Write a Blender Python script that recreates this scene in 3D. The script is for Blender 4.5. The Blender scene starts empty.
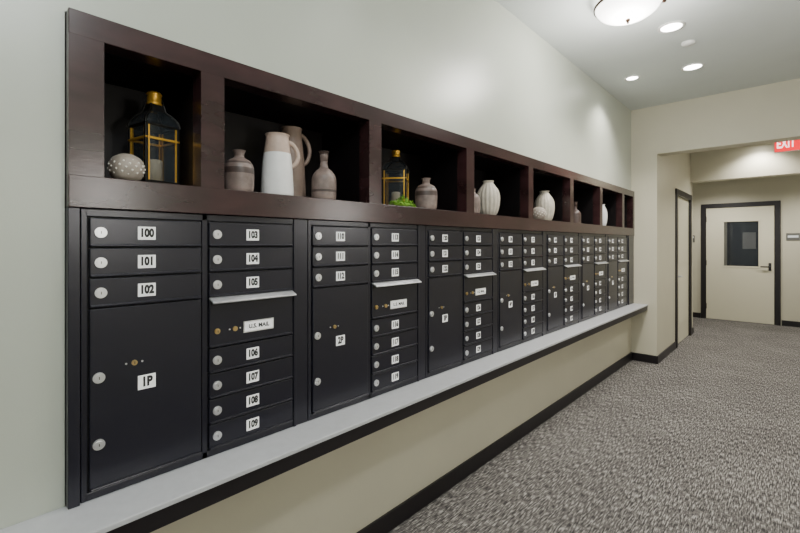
import bpy, bmesh, math, random
from mathutils import Vector, Matrix
random.seed(4)
C = bpy.context.scene.collection
TH = math.radians(42.8)

# ---------------------------------------------------------------- materials
def new_mat(name):
    m = bpy.data.materials.new(name); m.use_nodes = True
    return m, m.node_tree.nodes, m.node_tree.links, m.node_tree.nodes['Principled BSDF']

def mat(name, col, rough=0.5, metal=0.0, spec=0.5, emit=None, es=0.0, var=0.0, vscale=8.0, bump=0.0, bscale=200.0, stretch=(1,1,1)):
    m, N, L, b = new_mat(name)
    b.inputs['Base Color'].default_value = (*col, 1)
    b.inputs['Roughness'].default_value = rough
    b.inputs['Metallic'].default_value = metal
    b.inputs['Specular IOR Level'].default_value = spec
    if emit:
        b.inputs['Emission Color'].default_value = (*emit, 1)
        b.inputs['Emission Strength'].default_value = es
    tc = N.new('ShaderNodeTexCoord'); mp = N.new('ShaderNodeMapping')
    mp.inputs['Scale'].default_value = stretch
    L.new(tc.outputs['Object'], mp.inputs['Vector'])
    if var > 0:
        n = N.new('ShaderNodeTexNoise'); n.inputs['Scale'].default_value = vscale; n.inputs['Detail'].default_value = 5
        L.new(mp.outputs['Vector'], n.inputs['Vector'])
        r = N.new('ShaderNodeValToRGB')
        r.color_ramp.elements[0].position = 0.3; r.color_ramp.elements[1].position = 0.7
        r.color_ramp.elements[0].color = (*[c*(1-var) for c in col], 1)
        r.color_ramp.elements[1].color = (*[min(1, c*(1+var)) for c in col], 1)
        L.new(n.outputs['Fac'], r.inputs['Fac']); L.new(r.outputs['Color'], b.inputs['Base Color'])
    if bump > 0:
        n2 = N.new('ShaderNodeTexNoise'); n2.inputs['Scale'].default_value = bscale; n2.inputs['Detail'].default_value = 3
        L.new(mp.outputs['Vector'], n2.inputs['Vector'])
        bp = N.new('ShaderNodeBump'); bp.inputs['Strength'].default_value = bump; bp.inputs['Distance'].default_value = 0.002
        L.new(n2.outputs['Fac'], bp.inputs['Height']); L.new(bp.outputs['Normal'], b.inputs['Normal'])
    return m

M = {}
M['wall'] = mat('wall_paint_greige', (0.47, 0.50, 0.44), 0.32, spec=0.5, var=0.02, vscale=3, bump=0.12, bscale=260)
M['wallw'] = mat('wall_paint_warm_lit', (0.56, 0.535, 0.425), 0.42, spec=0.4, var=0.02, vscale=3, bump=0.12, bscale=260)  # wall paint with the warm tint of the lighting mixed into its colour
M['ceil'] = mat('ceiling_paint', (0.64, 0.68, 0.67), 0.8, var=0.02, vscale=3, bump=0.2, bscale=200)
M['black'] = mat('black_trim_paint', (0.008, 0.006, 0.008), 0.4)
M['ledge'] = mat('ledge_solid_surface', (0.50, 0.51, 0.54), 0.35, var=0.04, vscale=30)
M['wood'] = mat('espresso_wood', (0.030, 0.0125, 0.0135), 0.25, var=0.4, vscale=5, stretch=(1, 0.7, 2.2), bump=0.1, bscale=60)
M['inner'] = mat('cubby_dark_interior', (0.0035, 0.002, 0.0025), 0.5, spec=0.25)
M['box'] = mat('mailbox_dark_metal', (0.0125, 0.0125, 0.022), 0.28, metal=0.25, spec=0.65, bump=0.08, bscale=500)
M['boxgap'] = mat('mailbox_shadow_gap', (0.003, 0.003, 0.005), 0.6)
M['silver'] = mat('brushed_silver', (0.80, 0.81, 0.84), 0.3, metal=0.75)
M['brass'] = mat('brass', (0.65, 0.48, 0.22), 0.3, metal=0.9)
M['gold'] = mat('gold_leaf_metal', (0.90, 0.50, 0.06), 0.3, metal=0.6)
M['label'] = mat('label_white_glow', (0.86, 0.86, 0.86), 0.5, emit=(1, 1, 1), es=0.3)  # faint emission stands in for flash light on the white labels
M['ink'] = mat('label_ink', (0.01, 0.01, 0.01), 0.6)
M['door'] = mat('door_cream_paint', (0.68, 0.65, 0.51), 0.4)
M['plate'] = mat('sign_plate_grey', (0.12, 0.12, 0.11), 0.4)
M['white'] = mat('ceramic_white', (0.74, 0.74, 0.74), 0.4, var=0.04, vscale=20)
M['cream'] = mat('ceramic_cream', (0.50, 0.46, 0.39), 0.5, var=0.1, vscale=30, bump=0.3, bscale=80)
M['dot'] = mat('ceramic_white_dots', (0.78, 0.74, 0.68), 0.45)
M['taupe'] = mat('ceramic_taupe', (0.19, 0.145, 0.13), 0.42, var=0.3, vscale=28, bump=0.3, bscale=90)
M['blush'] = mat('ceramic_blush', (0.45, 0.34, 0.28), 0.5, var=0.12, vscale=24)
M['blushd'] = mat('ceramic_blush_dark', (0.26, 0.19, 0.155), 0.5, var=0.15, vscale=24)
M['brown'] = mat('ceramic_brown', (0.06, 0.04, 0.035), 0.4, var=0.3, vscale=28)
M['bone'] = mat('ceramic_bone', (0.30, 0.26, 0.22), 0.55, var=0.15, vscale=40)
M['lantern'] = mat('lantern_black_iron', (0.008, 0.007, 0.006), 0.4, metal=0.5)
M['candle'] = mat('candle_wax', (0.80, 0.72, 0.55), 0.6)
M['moss'] = mat('moss_green', (0.18, 0.38, 0.03), 0.8, var=0.4, vscale=60)
M['red'] = mat('exit_red', (0.8, 0.01, 0.02), 0.5, emit=(1, 0.01, 0.025), es=1.6)
M['exitw'] = mat('exit_letters', (1, 0.8, 0.8), 0.5, emit=(1, 0.8, 0.8), es=2.6)
M['bronze'] = mat('bronze_dark', (0.05, 0.03, 0.02), 0.35, metal=0.8)
M['lampglow'] = mat('lamp_frosted_glass', (0.9, 0.9, 0.88), 0.4, emit=(1, 0.97, 0.92), es=5.5)
M['canglow'] = mat('downlight_lens', (1, 1, 1), 0.4, emit=(1, 0.96, 0.9), es=25)
M['trimw'] = mat('downlight_trim_white', (0.8, 0.8, 0.78), 0.4)
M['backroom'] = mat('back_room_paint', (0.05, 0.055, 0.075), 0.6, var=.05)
M['paper'] = mat('pinned_notice_paper', (0.7, 0.7, 0.68), 0.6)
def glass(name, al):
    m, N, L, b = new_mat(name)
    b.inputs['Base Color'].default_value = (0.05, 0.06, 0.07, 1); b.inputs['Roughness'].default_value = 0.04
    b.inputs['Alpha'].default_value = al; b.inputs['Specular IOR Level'].default_value = 0.9
    return m
M['glass'] = glass('lantern_glass', .28)
M['dkglass'] = glass('door_window_glass', .30)

# carpet : short woven dashes running along the corridor
m, N, L, b = new_mat('carpet_woven_taupe')
tc = N.new('ShaderNodeTexCoord')
def nz(scale, st, det=2):
    mp = N.new('ShaderNodeMapping'); mp.inputs['Scale'].default_value = st
    L.new(tc.outputs['Object'], mp.inputs['Vector'])
    n = N.new('ShaderNodeTexNoise'); n.inputs['Scale'].default_value = scale; n.inputs['Detail'].default_value = det
    L.new(mp.outputs['Vector'], n.inputs['Vector']); return n
n1 = nz(19, (8.5, 1.0, 1), 1.0)
n2 = nz(40, (1.0, 3.0, 1), 1.5)
n3 = nz(2.0, (1, 1, 1), 3)
mx = N.new('ShaderNodeMix'); mx.data_type = 'FLOAT'; mx.inputs[0].default_value = 0.25
L.new(n1.outputs['Fac'], mx.inputs[2]); L.new(n2.outputs['Fac'], mx.inputs[3])
mx2 = N.new('ShaderNodeMix'); mx2.data_type = 'FLOAT'; mx2.inputs[0].default_value = 0.08
L.new(mx.outputs[0], mx2.inputs[2]); L.new(n3.outputs['Fac'], mx2.inputs[3])
r = N.new('ShaderNodeValToRGB'); e = r.color_ramp.elements
e[0].position = 0.38; e[0].color = (0.042, 0.039, 0.040, 1)
e[1].position = 0.63; e[1].color = (0.37, 0.355, 0.335, 1)
k = e.new(0.46); k.color = (0.098, 0.091, 0.088, 1)
k = e.new(0.54); k.color = (0.165, 0.155, 0.147, 1)
L.new(mx2.outputs[0], r.inputs['Fac']); L.new(r.outputs['Color'], b.inputs['Base Color'])
b.inputs['Roughness'].default_value = 0.95; b.inputs['Specular IOR Level'].default_value = 0.1
bp = N.new('ShaderNodeBump'); bp.inputs['Strength'].default_value = 0.4; bp.inputs['Distance'].default_value = 0.003
L.new(mx.outputs[0], bp.inputs['Height']); L.new(bp.outputs['Normal'], b.inputs['Normal'])
M['carpet'] = m

# ---------------------------------------------------------------- mesh builder
class B:
    def __init__(s, name):
        s.name = name; s.v = []; s.f = []; s.mi = []; s.sm = []; s.mats = []
    def m(s, key):
        if key not in s.mats: s.mats.append(key)
        return s.mats.index(key)
    def add(s, verts, faces, key, smooth=False):
        o = len(s.v); s.v += [tuple(v) for v in verts]
        i = s.m(key)
        for f in faces:
            s.f.append([o+a for a in f]); s.mi.append(i); s.sm.append(smooth)
    def box(s, x0, x1, y0, y1, z0, z1, key, bev=0.0, rot=None):
        bm = bmesh.new()
        bmesh.ops.create_cube(bm, size=1)
        for v in bm.verts:
            v.co = Vector(((x0+x1)/2+v.co.x*(x1-x0), (y0+y1)/2+v.co.y*(y1-y0), (z0+z1)/2+v.co.z*(z1-z0)))
        if bev > 0:
            bmesh.ops.bevel(bm, geom=bm.edges[:], offset=bev, segments=2, affect='EDGES', profile=0.5)
        if rot:
            c = Vector(((x0+x1)/2, (y0+y1)/2, (z0+z1)/2))
            bmesh.ops.rotate(bm, verts=bm.verts, cent=c, matrix=rot)
        s.bm(bm, key)
    def bm(s, bm, key, smooth=False):
        bm.verts.index_update()
        s.add([v.co.copy() for v in bm.verts], [[v.index for v in f.verts] for f in bm.faces], key, smooth)
        bm.free()
    def lathe(s, c, prof, keyf, seg=40, rib=0, ribamp=0.0):
        vs = []; n = len(prof)
        for (r, z) in prof:
            for i in range(seg):
                a = 2*math.pi*i/seg
                rr = r*(1+ribamp*math.cos(rib*a)) if rib else r
                vs.append((c[0]+rr*math.cos(a), c[1]+rr*math.sin(a), c[2]+z))
        o = len(s.v); s.v += vs
        for j in range(n-1):
            key = keyf((prof[j][1]+prof[j+1][1])/2) if callable(keyf) else keyf
            for i in range(seg):
                k2 = (i+1) % seg
                s.f.append([o+j*seg+i, o+j*seg+k2, o+(j+1)*seg+k2, o+(j+1)*seg+i])
                s.mi.append(s.m(key)); s.sm.append(True)
    def cyl(s, p0, p1, r, key, seg=20, smooth=False):
        s.tube([p0, p1], r, key, seg, smooth)
    def tube(s, pts, r, key, seg=12, smooth=True):
        pts = [Vector(p) for p in pts]; n = len(pts); vs = []; fs = []
        up = Vector((0.13, 0.07, 1)).normalized()
        for i, p in enumerate(pts):
            t = (pts[min(i+1, n-1)]-pts[max(i-1, 0)]).normalized()
            a = t.cross(up)
            if a.length < 0.1: a = t.cross(Vector((1, 0.1, 0)))
            a.normalize(); bb = t.cross(a).normalized()
            rr = r[i] if isinstance(r, (list, tuple)) else r
            for k in range(seg):
                an = 2*math.pi*k/seg
                vs.append(p+a*rr*math.cos(an)+bb*rr*math.sin(an))
        for i in range(n-1):
            for k in range(seg):
                k2 = (k+1) % seg
                fs.append([i*seg+k, i*seg+k2, (i+1)*seg+k2, (i+1)*seg+k])
        s.add(vs, fs, key, smooth)
        s.add(vs[:seg], [list(range(seg))[::-1]], key, False)
        s.add(vs[-seg:], [list(range(seg))], key, False)
    def sphere(s, c, r, key, sub=2, sc=(1, 1, 1)):
        bm = bmesh.new(); bmesh.ops.create_icosphere(bm, subdivisions=sub, radius=r)
        for v in bm.verts: v.co = Vector((c[0]+v.co.x*sc[0], c[1]+v.co.y*sc[1], c[2]+v.co.z*sc[2]))
        s.bm(bm, key, True)
    def text(s, body, size, fn, key, bold=0.0):
        cu = bpy.data.curves.new('t', 'FONT'); cu.body = body; cu.size = size
        cu.align_x = 'CENTER'; cu.align_y = 'CENTER'; cu.offset = bold; cu.resolution_u = 3
        ob = bpy.data.objects.new('t', cu); C.objects.link(ob)
        bpy.context.view_layer.update()
        me = bpy.data.meshes.new_from_object(ob.evaluated_get(bpy.context.evaluated_depsgraph_get()))
        s.add([fn(v.co.x, v.co.y) for v in me.vertices], [list(p.vertices) for p in me.polygons], key)
        bpy.data.objects.remove(ob); bpy.data.curves.remove(cu); bpy.data.meshes.remove(me)
    def build(s, origin=None):
        me = bpy.data.meshes.new(s.name)
        o = Vector(origin) if origin else Vector((0, 0, 0))
        me.from_pydata([tuple(Vector(v)-o) for v in s.v], [], s.f)
        for k in s.mats: me.materials.append(M[k])
        me.polygons.foreach_set('material_index', s.mi)
        me.polygons.foreach_set('use_smooth', s.sm)
        me.update()
        ob = bpy.data.objects.new(s.name, me); ob.location = o; C.objects.link(ob)
        return ob

# ---------------------------------------------------------------- dimensions
WX = -1.53      # mailbox wall face
FX = -1.49      # shelf cabinet face
CZ = 3.16
YR = 5.97       # return wall / header
SX = -1.243     # side wall face beyond header
YB = 8.45       # bulkhead
YE = 10.3       # end wall
RX = 1.4
CAMZ = 1.467
ZT = 0.72       # ledge top
# shell
b = B('floor'); b.box(-3.2, RX+0.2, -3.2, YE+3.2, -0.1, 0, 'carpet'); b.build()
b = B('wall_left')
b.box(-2.0, WX, -3, YR, 0, ZT-0.022, 'wallw')
b.box(-2.0, WX, -3, YR, 2.132, CZ, 'wall')
b.box(-2.0, WX, -3, 0.244, ZT-0.022, 2.132, 'wall')
b.box(-2.0, -1.92, 0.244, YR, ZT-0.022, 2.132, 'wall')
b.build()
b = B('wall_side'); 
b.box(-2.0, SX, YR, 7.045, 0, 3.16, 'wallw')
b.box(-2.0, SX, 8.255, YB, 0, 3.16, 'wallw')
b.box(-2.0, SX, 7.045, 8.255, 2.255, 3.16, 'wallw')
b.box(-2.0, -1.41, 7.045, 8.255, 0, 2.255, 'wallw')
b.build()
b = B('wall_header'); b.box(SX, RX, YR, YR+0.2, 2.568, CZ, 'wallw'); b.build()
b = B('wall_bulkhead'); b.box(SX, RX, YB-0.2, YB, 2.47, 2.94, 'wallw'); b.build()
dxl, dxr, dtop = -1.377, -0.193, 2.252
b = B('wall_end'); b.box(-3.2, dxl, YE, YE+0.12, 0, 2.74, 'wallw'); b.box(dxr, RX, YE, YE+0.12, 0, 2.74, 'wallw'); b.box(dxl, dxr, YE, YE+0.12, dtop, 2.74, 'wallw'); b.build()
b = B('wall_alcove'); b.box(-3.2, -3.0, YB, YE, 0, 2.74, 'wallw'); b.box(-3.0, -2.0, YB-0.1, YB, 0, 2.74, 'wallw'); b.build()
b = B('wall_backroom')
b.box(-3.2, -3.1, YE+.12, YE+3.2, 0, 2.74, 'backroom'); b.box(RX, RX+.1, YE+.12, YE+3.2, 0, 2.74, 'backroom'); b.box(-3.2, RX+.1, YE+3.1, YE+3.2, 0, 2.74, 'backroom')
b.box(-1.75, -1.25, YE+3.06, YE+3.1, 0, 2.05, 'door'); b.box(-1.82, -1.75, YE+3.05, YE+3.1, 0, 2.12, 'black'); b.box(-1.25, -1.18, YE+3.05, YE+3.1, 0, 2.12, 'black')
b.box(-.95, -.70, YE+3.08, YE+3.1, 1.35, 1.75, 'paper')
b.build()
b = B('wall_right'); b.box(RX, RX+0.2, -3, YE, 0, CZ, 'wallw'); b.build()
b = B('wall_back'); b.box(-2.0, RX+0.2, -3.2, -3, 0, CZ, 'wall'); b.build()
b = B('ceiling'); b.box(-2.0, RX+0.2, -3.2, YR+0.2, CZ, CZ+0.1, 'ceil')
b.box(-2.0, RX+0.2, YR+0.2, YB, 2.94, 3.04, 'ceil'); b.box(-3.2, RX+0.2, YB, YE+3.2, 2.74, 2.84, 'ceil'); b.build()

def baseboard(name, x0, x1, y0, y1):
    b = B(name); b.box(x0, x1, y0, y1, 0.0, 0.098, 'black', 0.003); b.build()
baseboard('baseboard_left', WX, WX+0.014, -2.9, YR)
baseboard('baseboard_return', WX+0.014, SX+0.014, YR-0.014, YR)
b = B('baseboard_side'); b.box(SX, SX+0.014, YR, 7.04, 0, 0.098, 'black', 0.003); b.box(SX, SX+0.014, 8.26, YB+0.014, 0, 0.098, 'black', 0.003); b.build()
b = B('baseboard_end'); b.box(-2.99, -1.38, YE-0.014, YE, 0, 0.098, 'black', 0.003); b.box(-0.18, RX, YE-0.014, YE, 0, 0.098, 'black', 0.003); b.build()

# ledge
b = B('wall_ledge')
b.box(WX, -1.338, -2.9, YR-0.002, ZT-0.018, ZT-.001, 'ledge', 0.003)
b.box(WX, -1.345, -2.9, YR-0.002, ZT-0.074, ZT-0.018, 'black', 0.002)
b.build()

# ---------------------------------------------------------------- display shelf cabinet
b = B('display_shelf')
Y0, Y1 = 0.246, 5.966
z0, zo0, zo1, z1 = 1.571, 1.663, 2.058, 2.130
ops = [(.33, .609), (.69, 1.394), (1.475, 2.215), (2.30, 3.05), (3.13, 3.87), (3.95, 4.67), (4.75, 5.45), (5.53, 5.90)]
BK = -1.86
b.box(-1.56, FX, Y0, Y1, z0, zo0, 'wood', 0.002)
b.box(-1.56, FX, Y0, Y1, zo1, z1, 'wood', 0.002)
edges = [Y0] + [v for o in ops for v in o] + [Y1]
for i in range(0, len(edges), 2):
    b.box(-1.56, FX, edges[i], edges[i+1], zo0-.001, zo1+.001, 'wood')
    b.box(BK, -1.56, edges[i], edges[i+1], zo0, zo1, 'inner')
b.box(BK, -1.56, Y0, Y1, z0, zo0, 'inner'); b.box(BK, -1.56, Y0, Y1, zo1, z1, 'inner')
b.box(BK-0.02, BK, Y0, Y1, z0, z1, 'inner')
b.build()
b = B('trim_mailbox_surround')
b.box(-1.88, -1.498, 0.246, 0.274, ZT, z0, 'box', 0.002)
b.box(-1.88, -1.498, 0.277+0.7815*7+0.003, 5.966, ZT, z0, 'box', 0.002)
b.build()

# ---------------------------------------------------------------- mailboxes
P = 0.089
def mailbox(k):
    b = B('mailbox_unit'); ys = 0.277+0.7815*k
    w = 0.7785
    b.box(-1.88, -1.516, ys, ys+w, ZT, z0-0.001, 'boxgap')
    zt = 1.5455; zb = zt-9*P
    fx = -1.502
    # flange
    b.box(-1.52, -1.508, ys, ys+0.016, ZT, z0-0.001, 'box', 0.002)
    b.box(-1.52, -1.508, ys+0.704, ys+w, ZT, z0-0.001, 'box', 0.002)
    b.box(-1.512, -1.502, ys+0.708, ys+0.72, ZT, z0-0.001, 'box', 0.002)
    b.box(-1.52, -1.508, ys+0.342, ys+0.361, ZT, z0-0.001, 'box', 0.002)
    b.box(-1.52, -1.508, ys+.01, ys+.71, zt+0.002, z0-0.001, 'box', 0.002)
    b.box(-1.52, -1.508, ys+.01, ys+.71, ZT, zb-0.002, 'box', 0.002)
    cols = [(ys+.02, ys+.338), (ys+.365, ys+.70)]
    def door(c, a, e):      # slot a..e from top
        b.box(-1.52, fx, c[0], c[1], zt-e*P+0.0022, zt-a*P-0.0022, 'box', 0.003)
        # turned bottom lip
        b.box(fx-0.004, fx+0.006, c[0]+.001, c[1]-.001, zt-e*P+0.0022, zt-e*P+0.010, 'box', 0.003)
    def lock(y, z, r=0.0155, key='silver'):
        b.cyl((fx, y, z), (fx+0.005, y, z), r, key, 24)
        b.cyl((fx+0.005, y, z), (fx+0.008, y, z), r*0.7, key, 24)
        b.box(fx+0.0081, fx+0.0085, y-0.001, y+0.001, z-0.004, z+0.004, 'ink')
    def label(y, z, s, w=0.050, h=0.041, ts=0.035):
        b.box(fx, fx+0.0012, y-w/2, y+w/2, z-h/2, z+h/2, 'label')
        b.text(s, ts, lambda u, v: (fx+0.0016, y+u*.76, z+v), 'ink', 0.0022)
    n = 100+10*k
    A, D = cols
    ca = (A[0]+A[1])/2-0.01; cd = (D[0]+D[1])/2-0.005
    for i in range(3):
        z = zt-(i+.5)*P
        door(A, i, i+1); lock(A[0]+.027, z); label(ca, z, str(n+i))
        door(D, i, i+1); lock(D[0]+.027, z); label(cd, z, str(n+3+i))
    door(A, 3, 9)
    lock(A[0]+.022, zt-5.3*P); lock(A[0]+.022, zt-7.5*P)
    zc = zt-5.0*P
    for dy in (-.022, .022): b.cyl((fx, ca-.035+dy, zc), (fx+.002, ca-.035+dy, zc), 0.003, 'silver', 10)
    b.cyl((fx, ca-.035, zc), (fx+.006, ca-.035, zc), 0.008, 'brass', 18)
    b.box(fx+.006, fx+.0064, ca-.036, ca-.034, zc-.004, zc+.004, 'ink')
    label(ca, zt-5.75*P, str(k+1)+'P', 0.05, 0.044, 0.040)
    # outgoing mail door
    door(D, 3, 5)
    R = Matrix.Rotation(math.radians(24), 3, 'Y')
    b.box(fx-0.004, fx+0.034, D[0]+0.0, D[1]-0.0, zt-3.1*P-.003, zt-3.1*P+.003, 'silver', 0.0015, R)
    b.box(fx, fx+0.003, D[0]+.005, D[1]-.005, zt-3.1*P-.02, zt-3.1*P-.008, 'boxgap')
    zu = zt-4.35*P
    b.box(fx, fx+.002, cd-.037, cd+.087, zu-.021, zu+.021, 'silver')
    b.box(fx+.002, fx+.0025, cd-.033, cd+.083, zu-.017, zu+.017, 'label')
    b.text('U.S. MAIL', 0.022, lambda u, v: (fx+.003, cd+.025+u*.95, zu+v), 'ink', 0.0008)
    lock(D[0]+.027, zu, 0.010, 'brass'); b.cyl((fx, cd-.07, zu), (fx+.005, cd-.07, zu), .009, 'brass', 18)
    for dy in (-.02, .02): b.cyl((fx, cd-.07+dy, zu), (fx+.002, cd-.07+dy, zu), 0.003, 'silver', 10)
    for i in range(4):
        z = zt-(5+i+.5)*P
        door(D, 5+i, 6+i); lock(D[0]+.027, z); label(cd, z, str(n+6+i))
    b.build()
for k in range(7): mailbox(k)

# ---------------------------------------------------------------- vases etc.
SH = zo0+0.0005
def smoothprof(pts, sub=6):
    out = []
    n = len(pts)
    for i in range(n-1):
        p0 = pts[max(i-1, 0)]; p1 = pts[i]; p2 = pts[i+1]; p3 = pts[min(i+2, n-1)]
        for t in [j/sub for j in range(sub)]:
            f = lambda a, b_, c, d: 0.5*((2*b_)+(-a+c)*t+(2*a-5*b_+4*c-d)*t*t+(-a+3*b_-3*c+d)*t**3)
            out.append((max(0.0, f(p0[0], p1[0], p2[0], p3[0])), f(p0[1], p1[1], p2[1], p3[1])))
    out.append(pts[-1]); return out
def vessel(name, x, y, r, h, shape, keyf, rib=0, ribamp=0, handle=None, extra=None, sub=6):
    b = B(name); c = (x, y, SH)
    outer = smoothprof([(p[0]*r, p[1]*h) for p in shape], sub)
    rt = outer[-1][0]
    prof = [(0, 0.0)]+[(outer[0][0], 0.0)]+outer+[(rt*0.82, h*0.999), (rt*0.78, h*0.93), (rt*0.7, h*0.8), (0, h*0.78)]
    kf = (lambda z: keyf(z/h)) if callable(keyf) else keyf
    b.lathe(c, prof, kf, 40 if not rib else 96, rib, ribamp)
    if handle:
        key, a0, a1, out, r0, r1, rad = handle
        pts = []
        for i in range(15):
            t = i/14
            z = a0*h+(a1-a0)*h*t
            rr = (r0*(1-t)+r1*t)*r + out*math.sin(math.pi*t)**0.6
            pts.append((x+0.35*rr, y+0.93*rr, SH+z))
        b.tube(pts, rad, key, 10)
    if extra: extra(b, c)
    return b.build((x, y, SH))

# cubby 1
def dotfn(R, zc, H):
    def dots(b, c):
        n = 90
        for i in range(n):
            z = 1-2*(i+.5)/n
            if abs(z) > .84: continue
            a = i*2.39996; rr = math.sqrt(1-z*z)
            b.sphere((c[0]+R*rr*math.cos(a), c[1]+R*rr*math.sin(a), c[2]+zc+H*z), R*.085, 'dot', 1)
    return dots
RND = [(.45, 0), (.82, .14), (1, .47), (.86, .80), (.5, .95), (.3, 1)]
vessel('dotted_round_vase', -1.556, .405, .049, .088, RND, 'bone', extra=dotfn(.0485, .043, .042))

def lantern(name, x, y, hw, hb, H, gold):
    b = B(name); c = Vector((x, y, SH))
    def bx(a, e, f, g, h, i, k, bev=0): b.box(x+a, x+e, y+f, y+g, SH+h, SH+i, k, bev)
    t = .005
    bx(-hw, hw, -hw, hw, 0, .012, 'lantern', .002)
    bx(-hw+.008, hw-.008, -hw+.008, hw-.008, .012, .016, 'gold')
    for sx in (-1, 1):
        for sy in (-1, 1):
            px, py = sx*(hw-t), sy*(hw-t)
            bx(px-t, px+t, py-t, py+t, .012, hb, 'lantern', .001)
    for z in (.02, hb*.78, hb):
        for sgn in (-1, 1):
            kk = gold if .1 < z < hb*.9 else 'lantern'
            bx(-hw, hw, sgn*(hw-t)-t, sgn*(hw-t)+t, z-t*.8, z+t*.8, kk, .001)
            bx(sgn*(hw-t)-t, sgn*(hw-t)+t, -hw, hw, z-t*.8, z+t*.8, kk, .001)
    for sgn in (-1, 1):
        for q in (-1, 1):
            bx(q*(hw-.013)-.0022, q*(hw-.013)+.0022, sgn*(hw-.005)-.003, sgn*(hw-.005)+.003, .02, hb, 'gold')
            bx(sgn*(hw-.005)-.003, sgn*(hw-.005)+.003, q*(hw-.013)-.0022, q*(hw-.013)+.0022, .02, hb, 'gold')
    for sgn in (-1, 1):
        bx(-hw+.008, hw-.008, sgn*(hw-.004)-.001, sgn*(hw-.004)+.001, .02, hb, 'glass')
        bx(sgn*(hw-.004)-.001, sgn*(hw-.004)+.001, -hw+.008, hw-.008, .02, hb, 'glass')
    lev = [(hw, hb), (hw*.95, hb+.018), (hw*.72, hb+.040), (.026, hb+.056), (.022, hb+.080)]
    vs = []
    for (r_, z) in lev:
        for (sx, sy) in ((-1, -1), (1, -1), (1, 1), (-1, 1)): vs.append(Vector((x+sx*r_, y+sy*r_, SH+z)))
    fg = []; fb = []
    for j in range(len(lev)-1):
        for i in range(4):
            k2 = (i+1) % 4; (fg if j < 3 else fb).append([j*4+i, j*4+k2, j*4+4+k2, j*4+4+i])
    fb.append([len(vs)-4, len(vs)-3, len(vs)-2, len(vs)-1])
    b.add(vs, fg, 'glass'); b.add(vs, fb, 'lantern')
    for i in range(4): b.tube([vs[j*4+i] for j in range(len(lev))], .0048, 'lantern', 8)
    zt_ = hb+.080
    b.lathe((x, y, SH), [(0, zt_), (.024, zt_), (.026, zt_+.006), (.023, zt_+.010), (.023, H-.012), (.026, H-.008), (.021, H), (0, H)], 'gold', 20)
    pts = [(x+.0, y+.034*math.cos(a), SH+zt_+.008+.030*math.sin(a)) for a in [math.pi*i/16 for i in range(17)]]
    b.tube(pts, .002, 'lantern', 8)
    b.lathe((x, y, SH), [(0, .016), (.026, .016), (.026, .10), (.022, .104), (0, .10)], 'candle', 24)
    b.cyl((x, y, SH+.10), (x, y, SH+.112), .0012, 'ink', 6)
    return b.build((x, y, SH))
o = lantern('candle_lantern', -1.685, .524, .060, .218, .345, 'gold'); o.rotation_euler[2] = math.radians(10)

def band(z):
    if .44 < z < .56 or .66 < z < .72: return 'brown'
    return 'taupe'
BOT = [(.78, 0), (.95, .06), (1, .30), (.99, .58), (.78, .74), (.40, .82), (.32, .88), (.36, .95), (.44, 1)]
vessel('stoneware_bottle_vase', -1.58, .79, .055, .165, BOT, band)
JUG = [(.86, 0), (1, .04), (.98, .25), (.90, .55), (.76, .82), (.70, .95), (.76, 1)]
vessel('two_tone_jug', -1.60, .968, .066, .262, JUG, lambda z: 'white' if z < .70 else 'blush',
       handle=('blush', .50, .90, .036, .86, .70, .0095))
vessel('tall_stoneware_jug', -1.735, 1.125, .064, .345, JUG, 'blushd', handle=('blushd', .52, .92, .036, .86, .70, .0095))
BOT2 = [(.8, 0), (.97, .05), (1, .30), (.95, .48), (.66, .60), (.34, .68), (.28, .85), (.30, .94), (.44, 1)]
vessel('narrow_neck_bottle', -1.58, 1.195, .056, .225, BOT2, lambda z: 'brown' if z > .88 or .16 < z < .2 else 'taupe')
# cubby 3
o = lantern('candle_lantern', -1.70, 1.80, .070, .225, .345, 'gold'); o.rotation_euler[2] = math.radians(35)
b = B('moss_sprig')
for i in range(420):
    a = random.uniform(0, 6.283); rr = random.uniform(0, .055); zz = random.uniform(0.006, .06)*(1-rr/.075)
    cx, cy = -1.53+rr*.5*math.cos(a), 1.68+rr*1.9*math.sin(a)
    ln = random.uniform(.009, .018); d = random.uniform(0, 6.283); tl = random.uniform(.1, .9)
    p = Vector((cx, cy, SH+zz)); q = p+Vector((math.cos(d)*ln*.8, math.sin(d)*ln, tl*ln))
    sd = Vector((-math.sin(d), math.cos(d), .2))*ln*.32; mid = (p+q)/2
    b.add([p, mid+sd, q, mid-sd], [[0, 1, 2, 3]], 'moss')
b.sphere((-1.53, 1.68, SH+.014), .02, 'moss', 2, (1.1, 4.2, .68))
b.build()
vessel('stoneware_bottle_vase', -1.58, 1.93, .065, .185, BOT, band)
# cubby 4
RIBV = [(.6, 0), (.85, .15), (1, .45), (.9, .70), (.55, .88), (.42, .94), (.5, 1)]
vessel('ribbed_cream_vase', -1.60, 2.65, .080, .25, RIBV, 'cream', rib=16, ribamp=.035)
vessel('dark_bottle_vase', -1.57, 2.41, .045, .17, BOT, 'taupe')
# cubby 5
vessel('tall_cream_vase', -1.63, 3.64, .085, .27, RIBV, 'cream', rib=18, ribamp=.02)
vessel('dotted_round_vase', -1.57, 3.39, .062, .11, RND, 'bone', extra=dotfn(.0612, .054, .053))
# cubby 6,7
vessel('dark_bottle_vase', -1.60, 4.28, .055, .22, BOT2, 'brown')
vessel('tall_white_vase', -1.60, 5.10, .05, .25, RIBV, 'white')
vessel('stoneware_bottle_vase', -1.60, 5.70, .055, .18, BOT, band)

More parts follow.
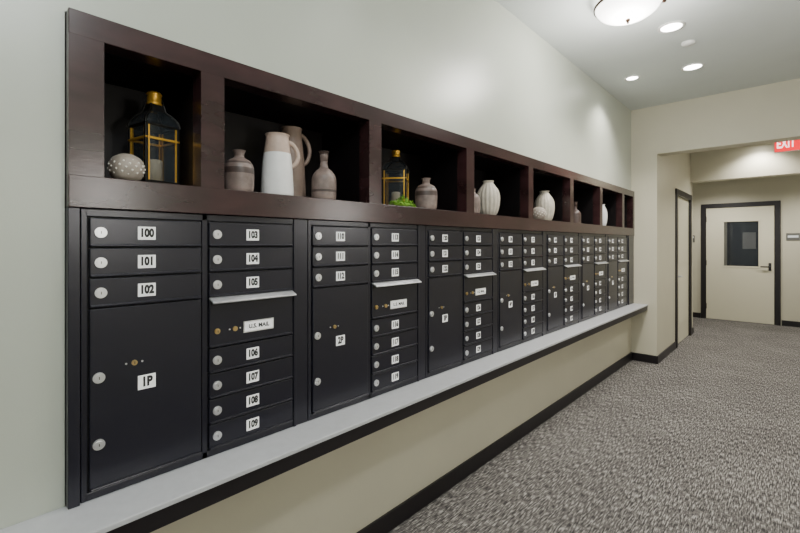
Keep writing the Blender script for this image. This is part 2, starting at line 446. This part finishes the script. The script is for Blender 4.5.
# ---------------------------------------------------------------- doors
b = B('door_1')   # end-wall door with window
y = YE; xl, xr = -1.375, -0.195; cw = .085; top = 2.25
b.box(xl, xl+cw, y-.03, y+.1, 0.001, top, 'black', .003); b.box(xr-cw, xr, y-.03, y+.1, 0.001, top, 'black', .003)
b.box(xl, xr, y-.031, y+.1, top-cw, top, 'black', .003)
dl, dr, dt = xl+cw, xr-cw, top-cw
wl, wr, wb, wt = -1.02, -.49, 1.04, 1.90
b.box(dl, wl, y-.02, y+.025, .008, dt, 'door'); b.box(wr, dr, y-.02, y+.025, .008, dt, 'door')
b.box(wl, wr, y-.02, y+.025, .008, wb, 'door'); b.box(wl, wr, y-.02, y+.025, wt, dt, 'door')
b.box(wl, wr, y, y+.005, wb, wt, 'dkglass')
for (a, e, f, g) in ((wl-.02, wl+.01, wb, wt), (wr-.01, wr+.02, wb, wt), (wl-.02, wr+.02, wb-.02, wb+.01), (wl-.02, wr+.02, wt-.01, wt+.02)):
    b.box(a, e, y-.026, y-.019, f, g, 'door', .002)
b.box(-.36, -.32, y-.028, y-.02, .98, 1.12, 'black', .003)
b.cyl((-.34, y-.02, 1.05), (-.34, y-.07, 1.05), .014, 'black'); b.cyl((-.335, y-.065, 1.05), (-.47, y-.065, 1.05), .012, 'black')
for z in (.25, 1.1, 1.95): b.box(dl-.004, dl+.008, y-.034, y-.02, z-.05, z+.05, 'black')
b.build()
b = B('door_2')   # side door
x = SX; ya, yb = 7.05, 8.25
b.box(x-.15, x+.02, ya, ya+cw, 0.001, top, 'black', .003); b.box(x-.15, x+.02, yb-cw, yb, 0.001, top, 'black', .003)
b.box(x-.15, x+.021, ya, yb, top-cw, top, 'black', .003)
b.box(x-.06, x-.015, ya+cw, yb-cw, .008, top-cw, 'door', .002)
for (f, g) in ((.25, .95), (1.15, 2.0)):
    b.box(x-.0155, x-.012, ya+cw+.16, yb-cw-.16, f, g, 'door', .001)
    b.box(x-.0125, x-.008, ya+cw+.19, yb-cw-.19, f+.03, g-.03, 'door', .001)
b.cyl((x-.016, ya+.16, 1.0), (x-.008, ya+.16, 1.0), .03, 'silver'); b.cyl((x-.015, ya+.16, 1.0), (x+.04, ya+.16, 1.0), .011, 'silver')
b.cyl((x+.035, ya+.155, 1.0), (x+.035, ya+.28, 1.0), .009, 'silver')
b.build()
b = B('room_sign'); b.box(-1.60, -1.48, YE-.008, YE, 1.50, 1.64, 'plate', .002); b.box(-1.585, -1.495, YE-.010, YE-.008, 1.585, 1.62, 'silver'); b.build()
b = B('room_sign'); b.box(-.12, .06, YE-.008, YE, 1.53, 1.66, 'plate', .002); b.box(-.10, .04, YE-.010, YE-.008, 1.58, 1.62, 'silver'); b.build()

# exit sign
b = B('exit_sign'); y = 7.4
b.box(-.205, .055, y, y+.04, 2.655, 2.86, 'trimw', .004)
b.box(-.198, .048, y-.003, y, 2.663, 2.852, 'red')
b.box(-.11, -.04, y+.005, y+.035, 2.86, 2.94, 'trimw')
b.text('EXIT', .16, lambda u, v: (-.09+u*.55, y-.005, 2.757+v), 'exitw', .003)
b.build()

# ---------------------------------------------------------------- lights
def lamp(kind, loc, e, col=(1, .95, .87), **kw):
    l = bpy.data.lights.new('lamp_'+kind.lower(), kind); l.energy = e; l.color = col
    for k_, v in kw.items(): setattr(l, k_, v)
    o = bpy.data.objects.new('light_source', l); o.location = loc; C.objects.link(o); return o
def recessed(x, y, z, e=70, ang=110, r=.075, s=.05, col=(1, .955, .87)):
    b = B('recessed_downlight')
    b.lathe((x, y, z), [(r+.018, -.0005), (r+.018, -.006), (r, -.008), (r-.004, -.003)], 'trimw', 32)
    b.lathe((x, y, z), [(0, -.003), (r-.003, -.003)], 'canglow', 32)
    ob = b.build((x, y, z))
    l = lamp('SPOT', (0, 0, -.03), e, col=col, spot_size=math.radians(ang), spot_blend=.7, shadow_soft_size=s)
    l.parent = ob
recessed(-.71, 3.88, CZ, 95, 125); recessed(-.72, 4.89, CZ, 95, 125); recessed(-1.22, 4.80, CZ, 70, 125, .055)
recessed(-.38, 8.05, 2.94, 70, 140); recessed(-1.0, 9.4, 2.74, 95, 150); recessed(.5, 9.4, 2.74, 95, 150)
recessed(.3, 6.7, 2.94, 95, 150)
recessed(-.71, 1.9, CZ, 50, 125); recessed(-.71, -.9, CZ, 25, 125)  # unseen downlights, added to light the near end of the corridor
recessed(-1.3, YE+1.9, 2.74, 45, 140)  # unseen lamp, added to light the room behind the door glass
b = B('smoke_detector'); b.lathe((-.66, 4.28, CZ), [(.05, 0), (.05, -.012), (.035, -.022), (0, -.024)], 'trimw', 28); b.build()
def dome(x, y, e, col=(1, .96, .9)):
    b = B('flush_ceiling_light'); c = (x, y, CZ)
    b.lathe(c, [(.0, -.001), (.10, -.001), (.10, -.03), (.0, -.035)], 'bronze', 32)
    b.lathe(c, [(.205, -.045), (.215, -.052), (.215, -.062), (.205, -.066)], 'bronze', 48)
    b.lathe(c, smoothprof([(.208, -.050), (.200, -.075), (.165, -.115), (.10, -.145), (.0, -.158)], 6), 'lampglow', 48)
    b.lathe(c, [(0, -.156), (.014, -.158), (.016, -.168), (.007, -.176), (.009, -.184), (0, -.19)], 'bronze', 20)
    for i in range(3):
        a = i*2.094+.5
        b.tube([(x+.09*math.cos(a), y+.09*math.sin(a), CZ-.02), (x+.212*math.cos(a), y+.212*math.sin(a), CZ-.057)], .006, 'bronze', 8)
        b.sphere((x+.222*math.cos(a), y+.222*math.sin(a), CZ-.06), .014, 'bronze', 2)
    ob = b.build(c)
    l = lamp('POINT', (0, 0, -.30), e, col=col, shadow_soft_size=.15); l.parent = ob
dome(-.84, 3.2, 46); dome(.1, .2, 52, (.93, .98, 1)); dome(.1, -1.9, 25, (.93, .98, 1))  # first dome is in view; the other two are unseen, added as camera-side fill
# made-up unseen sconces, added as fill light from the opposite wall
for ys in (.9, 3.4):
    b = B('fill_sconce'); x = RX
    b.box(x-.02, x, ys-.05, ys+.05, 1.75, 1.95, 'bronze', .004)
    b.box(x-.07, x-.02, ys-.01, ys+.01, 1.78, 1.80, 'bronze')
    b.lathe((x-.09, ys, 1.72), [(0, 0), (.05, 0), (.065, .25), (.06, .25), (.045, .01)], 'lampglow', 28)
    ob = b.build((x-.09, ys, 1.72))
    l = lamp('POINT', (-.12, 0, .15), 32, shadow_soft_size=.12, col=(1, .97, .93)); l.parent = ob

w = bpy.data.worlds.new('world'); bpy.context.scene.world = w; w.use_nodes = True
w.node_tree.nodes['Background'].inputs[0].default_value = (.5, .52, .55, 1)
w.node_tree.nodes['Background'].inputs[1].default_value = .3

cam = bpy.data.cameras.new('camera'); co = bpy.data.objects.new('camera', cam); C.objects.link(co)
co.location = (0, 0, CAMZ); co.rotation_euler = (math.pi/2, 0, TH)
cam.sensor_width = 36; cam.lens = 427/800*36; cam.shift_y = -22.5/800; cam.clip_start = .02
bpy.context.scene.camera = co
